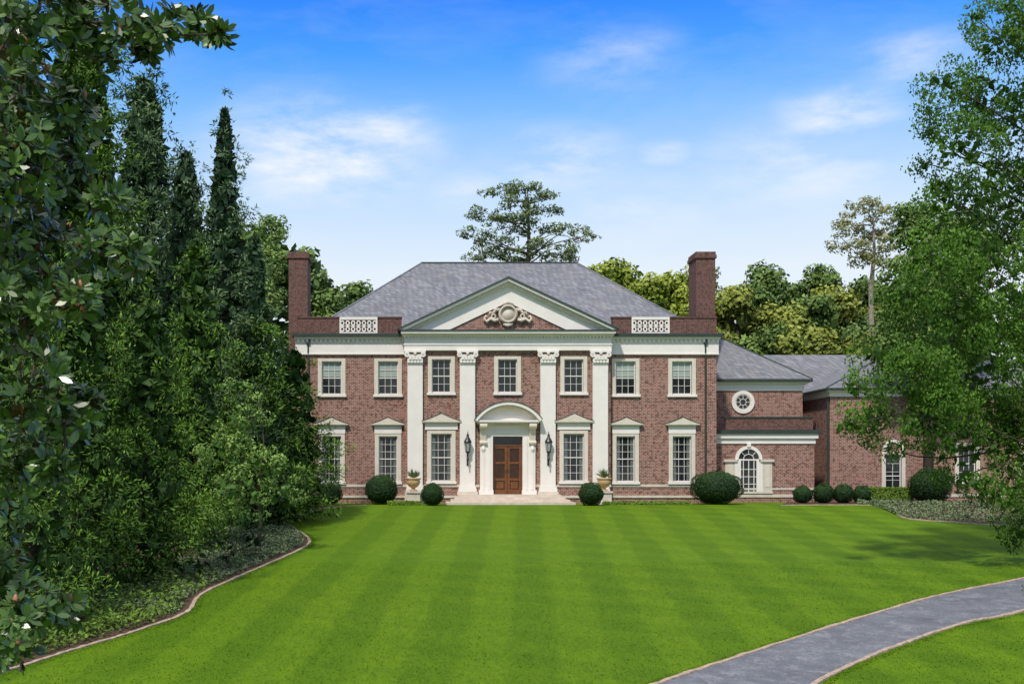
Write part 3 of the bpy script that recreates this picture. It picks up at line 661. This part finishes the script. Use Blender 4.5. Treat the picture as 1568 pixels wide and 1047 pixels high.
# ================================================================= TREES
def W3(u,v,d): return (CX+(u-VX)*d/F, d+CY, CZ+(VY-v)*d/F)
def con_at(u,vtop,d,Rpx,**k):
    x=CX+(u-VX)*d/F; y=d+CY; top=CZ+(VY-vtop)*d/F; conifer(x,y,top-zt(x,y),Rpx*d/F,**k)
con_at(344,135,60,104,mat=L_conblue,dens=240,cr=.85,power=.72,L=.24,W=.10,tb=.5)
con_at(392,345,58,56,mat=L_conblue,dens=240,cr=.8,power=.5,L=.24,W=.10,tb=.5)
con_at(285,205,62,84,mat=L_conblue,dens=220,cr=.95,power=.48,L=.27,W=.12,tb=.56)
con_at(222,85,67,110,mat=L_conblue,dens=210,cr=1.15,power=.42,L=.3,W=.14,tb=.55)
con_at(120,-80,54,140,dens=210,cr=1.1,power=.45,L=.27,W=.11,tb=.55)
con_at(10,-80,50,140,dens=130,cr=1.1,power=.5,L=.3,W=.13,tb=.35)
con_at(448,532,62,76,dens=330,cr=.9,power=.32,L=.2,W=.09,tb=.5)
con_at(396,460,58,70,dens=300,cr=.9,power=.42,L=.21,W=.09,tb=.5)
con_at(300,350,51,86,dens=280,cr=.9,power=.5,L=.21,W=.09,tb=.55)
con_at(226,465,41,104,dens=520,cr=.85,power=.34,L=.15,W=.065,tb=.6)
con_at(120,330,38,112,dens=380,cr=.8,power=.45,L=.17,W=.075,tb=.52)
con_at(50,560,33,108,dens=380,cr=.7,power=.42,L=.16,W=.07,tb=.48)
def ell(u,v,d,rp,rq=None,dd=None):
    x,y,z=W3(u,v,d); r=rp*d/F; return (x,y,z,r,dd if dd else r,(rq or rp)*d/F)
x,y,_=W3(395,850,49)
broad('laurel_tree',x,y,[ell(378,640,49,36),ell(345,690,48,48),ell(412,715,48,48,38),ell(365,755,47,54,46),ell(430,755,49,34,26),ell(362,600,50,24,28)],L_laurel,66,.4,480,.16,.08,None,.08,tb=.52)
x,y,_=W3(350,880,44)
broad('cotoneaster_shrub',x,y,[ell(345,838,44,46,34),ell(388,818,47,34,36),ell(305,862,42,28,24)],L_box,80,.35,420,.11,.06,None,.06,tb=.95,limbs=False)
x,y,_=W3(470,780,66)
broad('dark_shrub',x,y,[ell(482,756,66,36,26),ell(430,770,62,40,26)],L_box,60,.4,350,.13,.07,None,.06,tb=.8,limbs=False)
x,y,_=W3(415,730,88)
broad('ash_tree',x,y,[ell(412,360,88,22,30),ell(416,405,88,22,36),ell(408,460,88,26,40),ell(424,345,89,13,16)],L_fargreen,70,.6,260,.26,.15,None,.2,tb=.85,lr=.5)
oak=[(1575,30,80),(1530,70,45),(1500,150,58),(1445,125,30),(1580,170,100),(1475,225,58),(1432,200,24),(1545,300,100),(1468,315,62),(1432,285,22),(1425,400,60),(1520,420,100),(1385,470,45),(1460,500,80),(1350,545,42),(1400,570,60),
     (1315,600,34),(1345,640,40),(1420,645,60),(1530,560,110),(1298,650,20),(1480,680,64),(1560,680,80),(1545,760,50),(1570,810,32),(1510,745,36),(1365,690,22),(1500,30,24),(1420,165,16),(1415,250,14),(1450,620,55),(1465,735,32),(1535,650,60)]
E=[]
for i,(u,v,r) in enumerate(oak): E.append(ell(u,v,45+((i*7)%5-2)*.9,r,r*.9))
for u,v,r in ((1690,60,120),(1720,250,150),(1700,450,150),(1720,620,130),(1650,720,80)): E.append(ell(u,v,46,r))
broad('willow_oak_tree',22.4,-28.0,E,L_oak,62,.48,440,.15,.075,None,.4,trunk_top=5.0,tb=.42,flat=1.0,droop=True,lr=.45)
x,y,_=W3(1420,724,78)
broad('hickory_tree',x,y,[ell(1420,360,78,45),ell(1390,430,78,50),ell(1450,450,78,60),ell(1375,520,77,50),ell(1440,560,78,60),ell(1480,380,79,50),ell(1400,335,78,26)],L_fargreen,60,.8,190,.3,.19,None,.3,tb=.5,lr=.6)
x,y,_=W3(1510,760,68)
broad('dark_shrub',x,y,[ell(1490,750,68,40,30),ell(1560,742,67,46,36),ell(1620,740,67,46,36)],L_box,60,.4,350,.13,.07,None,.06,tb=.8,limbs=False)
broad('dark_shrub',*site(1590,930),[ell(1585,908,38.5,26,24)],L_box,90,.3,420,.1,.05,None,.05,tb=.8)
x,y,_=W3(806,724,105)
pads=[(800,288,38,10),(765,296,24,8),(838,300,24,8),(792,314,40,9),(742,326,26,8),(832,322,28,8),(772,340,36,9),(732,353,28,8),(715,359,15,5),(806,352,36,9),(852,350,24,8),(878,350,27,9),(905,361,15,5),(760,371,36,9),(824,374,32,9),(733,387,28,9),(790,392,40,10),(860,382,30,9),(884,371,18,6),(720,396,20,7),(845,396,34,9),(800,333,28,11)]
broad('pine_tree',x,y,[ell(u,v,105+((i*5)%7-3)*.6,a,b,a*105/F*1.0) for i,(u,v,a,b) in enumerate(pads)],L_pine,27,.55,230,.34,.12,M_barkpine,.36,trunk_top=18,tb=.5,inner=False,lr=.6,area2=True,flat=.55)
x,y,_=W3(1335,724,112)
pads=[(1330,316,34,12),(1300,338,28,10),(1352,333,24,10),(1280,356,20,8),(1325,355,32,11),(1365,348,24,10),(1300,378,32,11),(1345,376,32,12),(1320,398,34,12),(1385,372,24,10),(1362,402,30,12)]
broad('pale_pine_tree',x,y,[ell(u,v,112+((i*5)%7-3)*.6,a,b,a*112/F) for i,(u,v,a,b) in enumerate(pads)],L_pale,26,.58,200,.36,.14,M_barkpale,.3,trunk_top=20,tb=.55,inner=False,lr=.7,area2=True,flat=.6)
def woods(name,items,mat,L=.6,Wd=.4,dn=60):
    g=group(name); C=[];RR=[];TT=[];t_=MB(); parts=[]
    for (u,v,d,r) in items:
        x,y,z=W3(u,v,d); R=r*d/F; z=z-R
        t_.tube([(x,y,-.5),(x+rng.uniform(-.5,.5),y,z)],[.35,.18],6)
        tb0=rng.normal(.45,.17)
        for i in range(int(18+2.6*R*R)):
            q=unit(1)[0]; f=.5+.6*rng.random(); s=rng.uniform(.5,1.6)
            if q[1]>.5: continue
            C.append((x+q[0]*R*f,y+q[1]*R*f,z+q[2]*R*f*.9)); RR.append((s,s,s*.75)); TT.append(rng.normal(tb0,.13)+.16*q[2])  # higher clumps painted lighter to read as lit
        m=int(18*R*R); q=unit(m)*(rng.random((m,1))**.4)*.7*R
        parts.append((np.array([x,y,z])+q,unit(m),unit(m),np.full(m,1.2),np.full(m,.8),np.full(m,.05)))  # dark filler leaves added inside, shade put into the tint
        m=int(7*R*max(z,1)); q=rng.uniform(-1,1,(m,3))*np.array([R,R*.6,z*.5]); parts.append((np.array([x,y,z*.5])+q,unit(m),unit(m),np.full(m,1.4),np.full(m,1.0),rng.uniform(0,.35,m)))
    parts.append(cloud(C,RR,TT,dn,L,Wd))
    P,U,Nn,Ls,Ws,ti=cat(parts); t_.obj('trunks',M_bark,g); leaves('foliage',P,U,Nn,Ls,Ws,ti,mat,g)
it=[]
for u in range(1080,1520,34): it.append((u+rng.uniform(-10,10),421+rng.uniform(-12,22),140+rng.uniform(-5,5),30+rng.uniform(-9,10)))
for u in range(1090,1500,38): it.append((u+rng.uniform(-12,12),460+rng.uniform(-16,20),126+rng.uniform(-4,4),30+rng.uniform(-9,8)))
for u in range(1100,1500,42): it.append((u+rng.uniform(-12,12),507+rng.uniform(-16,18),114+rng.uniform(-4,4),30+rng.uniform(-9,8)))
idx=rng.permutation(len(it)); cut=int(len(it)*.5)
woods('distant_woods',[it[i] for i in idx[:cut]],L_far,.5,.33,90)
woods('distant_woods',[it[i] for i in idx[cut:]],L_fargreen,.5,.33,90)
it=[(905,406,118,26),(945,403,120,28),(990,430,116,24),(1030,422,122,28),(1062,438,118,28),(925,450,112,34),(1000,462,112,34),(1050,470,110,34),(870,430,125,30)]
woods('distant_woods',it,L_lime,.5,.33,90)
it=[(478,416,112,16),(492,440,112,20),(500,452,116,26),(540,438,120,22),(575,456,122,28),(470,470,108,36),(520,476,112,34),(560,482,112,30)]
woods('distant_woods',it,L_fargreen,.5,.33,90)
it=[(u,330+rng.uniform(-30,60),100,70) for u in range(-220,420,90)]+[(u,450,135,44) for u in range(600,880,80)]+[(u,430,130,70) for u in range(1600,2300,120)]+[(u,420,120,80) for u in range(-900,-250,130)]
woods('distant_woods',it,L_fargreen,1.0,.7,22)
# magnolia close by on the left
mg=group('magnolia_tree',(-14.0,-60.7,zt(-14,-60.7))); mt=MB(); x0,y0=-14.0,-60.7; zb=zt(x0,y0)
mt.tube([(x0,y0,zb-.3),(x0+.1,y0,zb+4),(x0,y0,zb+9),(x0+.1,y0,zb+13)],[.3,.24,.16,.05],10)
blobs=[(-60,200,120),(-60,450,120),(-60,700,120),(-80,50,120),(-40,950,80),(35,25,68),(40,130,70),(40,250,72),(50,370,74),(45,480,70),(40,590,64),(28,700,50),(5,790,34),(5,880,38),(50,925,42),(20,970,48),(110,175,38),(115,35,50),(118,240,24),(145,385,36),(115,455,28),(100,640,38),(90,710,28),(105,935,26),(150,85,26),(190,35,36),(160,305,26),(203,388,28),(130,615,20),(225,78,18),(250,40,28),(300,42,22),(338,55,16)]
Pm=[];Um=[];Nm=[];Tm=[];Lm=[]; cen=[]
fruit=MB()
for bi,(u,v,r) in enumerate(blobs):
    dd=15+((bi*3)%5-2)*.3; c=np.array(W3(u,v,dd)); R=r*dd/F
    if cen and u>0:
        par=min(cen,key=lambda p:np.linalg.norm(p-c)+(3 if p[0]>c[0]-.1 else 0)); mt.limb(tuple(par),tuple(c),.022,.010,.10,6,6)
    else: mt.limb((x0,y0,c[2]-.5),tuple(c),.05,.03,.1,6,6)
    cen.append(c)
    nr=int(12+95*R*R)
    for k in range(nr):
        q=unit(1)[0]; f=rng.random()**.45; p=c+q*R*f*np.array([1,1.2,1])
        if rng.random()<.4: mt.limb(tuple(c),tuple(p),.009,.004,.12,4,3)
        a=nrm((q*.6+unit(1)[0]*.5+np.array([.25,-.45,.35]))[None])[0]
        m=rng.integers(8,13); rad=nrm(np.cross(a[None].repeat(m,0),unit(m))); U=nrm(rad+a*rng.uniform(.1,.9,(m,1)))
        Nn=nrm(a-U*np.sum(a*U,1,keepdims=True)+.15*unit(m))
        Pm.append(p+U*.02); Um.append(U); Nm.append(Nn); Tm.append(np.full(m,rng.normal(.5,.2))+rng.normal(0,.15,m)); Lm.append(rng.uniform(.14,.22,m))
        if rng.random()<.06: fruit.lathe([(.005,p[2]),(.03,p[2]+.02),(.036,p[2]+.06),(.02,p[2]+.10),(.002,p[2]+.12)],p[0],p[1],7)
Lm=np.concatenate(Lm)
leaves('foliage',np.concatenate(Pm),np.concatenate(Um),np.concatenate(Nm),Lm,Lm*.40,np.concatenate(Tm),L_mag,mg,True)
mt.obj('trunk_and_limbs',M_bark,mg,True); fruit.obj('seed_cones',simple('seed_cone',(.42,.18,.09),.7,.3,20),mg,True)
# ================================================================= SKY, SUN, CAMERA
w=bpy.data.worlds.new('World'); scene.world=w; w.use_nodes=True; nt=w.node_tree; nt.nodes.clear()
EL=math.radians(50); AZ=math.radians(204)
out=N(nt,'ShaderNodeOutputWorld'); bg=N(nt,'ShaderNodeBackground'); bg2=N(nt,'ShaderNodeBackground')
sky=N(nt,'ShaderNodeTexSky'); sky.sky_type='NISHITA'; sky.sun_disc=False; sky.sun_elevation=EL; sky.sun_rotation=AZ
nt.links.new(sky.outputs[0],bg.inputs[0]); bg.inputs[1].default_value=.12
tc=N(nt,'ShaderNodeTexCoord'); sp=N(nt,'ShaderNodeSeparateXYZ'); nt.links.new(tc.outputs['Generated'],sp.inputs[0])
rp=N(nt,'ShaderNodeValToRGB'); nt.links.new(sp.outputs[2],rp.inputs[0]); cr=rp.color_ramp
stops=[(0,(.84,.89,.93)),(.17,(.80,.88,.96)),(.235,(.54,.74,1.0)),(.30,(.22,.52,1.0)),(.345,(.06,.35,1.0)),(.40,(.005,.20,1.0)),(.50,(.10,.30,.85)),(.62,(.62,.66,.72)),(1,(.72,.73,.73))]
while len(cr.elements)<len(stops): cr.elements.new(.5)
for e_,(p,c) in zip(cr.elements,stops): e_.position=p; e_.color=(*c,1)
mp=N(nt,'ShaderNodeMapping'); mp.inputs['Rotation'].default_value=(0,.45,0); mp.inputs['Scale'].default_value=(1.0,1.0,3.2); nt.links.new(tc.outputs['Generated'],mp.inputs[0])
tex=contrast(nt,noise(nt,mp.outputs[0],5.5,5,.62,.3),.47,.75)
tot=None
n3=contrast(nt,noise(nt,mp.outputs[0],8.5,9,.62,.15),.42,.70)
for (u,v,r,st) in ((490,235,.095,1.35),(430,255,.06,1.1),(580,205,.06,.9),(860,245,.06,.85),(935,90,.06,.5),(1285,175,.05,1.0),(1230,255,.09,.65),(1390,90,.05,.6),(960,330,.10,.4),(1015,235,.025,.7),(720,290,.04,.6)):
    d=Vector(((u-VX)/F,1,(VY-v)/F)).normalized()
    vd=N(nt,'ShaderNodeVectorMath',operation='SUBTRACT'); nt.links.new(tc.outputs['Generated'],vd.inputs[0]); vd.inputs[1].default_value=d
    sc=N(nt,'ShaderNodeVectorMath',operation='MULTIPLY'); nt.links.new(vd.outputs[0],sc.inputs[0]); sc.inputs[1].default_value=(.7,.7,1.5)
    ln=N(nt,'ShaderNodeVectorMath',operation='LENGTH'); nt.links.new(sc.outputs[0],ln.inputs[0])
    mr=N(nt,'ShaderNodeMapRange',interpolation_type='SMOOTHSTEP'); nt.links.new(ln.outputs['Value'],mr.inputs[0]); mr.inputs[1].default_value=r; mr.inputs[2].default_value=0; mr.inputs[3].default_value=0; mr.inputs[4].default_value=st
    tot=mr.outputs[0] if tot is None else mth(nt,'MAXIMUM',tot,mr.outputs[0])
cl=mth(nt,'ADD',mth(nt,'MULTIPLY',tot,mth(nt,'ADD',mth(nt,'MULTIPLY',n3,1.0),.06)),mth(nt,'MULTIPLY',tex,.12),clamp=True)
nt.links.new(mixc(nt,cl,rp.outputs[0],(.95,.97,1.0)),bg2.inputs[0]); bg2.inputs[1].default_value=1.05
mx=N(nt,'ShaderNodeMixShader'); mx.inputs[0].default_value=.9
nt.links.new(bg.outputs[0],mx.inputs[1]); nt.links.new(bg2.outputs[0],mx.inputs[2]); nt.links.new(mx.outputs[0],out.inputs[0])
sd=bpy.data.lights.new('sun','SUN'); sd.energy=3.3; sd.angle=math.radians(3); sd.color=(1,.94,.85)
so=bpy.data.objects.new('sun',sd); scene.collection.objects.link(so)
sdir=Vector((math.sin(AZ)*math.cos(EL),math.cos(AZ)*math.cos(EL),math.sin(EL)))
so.rotation_euler=(-sdir).to_track_quat('-Z','Y').to_euler(); so.location=(0,-40,60)
cd=bpy.data.cameras.new('camera'); cd.sensor_width=36; cd.lens=36*F/1568; cd.shift_x=(784-VX)/1568; cd.shift_y=(VY-523.5)/1568; cd.clip_end=3000; cd.clip_start=.5
co=bpy.data.objects.new('camera',cd); co.location=(CX,CY,CZ); co.rotation_euler=(math.pi/2,0,0); scene.collection.objects.link(co); scene.camera=co
scene.view_settings.view_transform='Standard'; scene.view_settings.look='None'; scene.view_settings.exposure=0
print('faces',sum(len(o.data.polygons) for o in scene.objects if o.type=='MESH'))
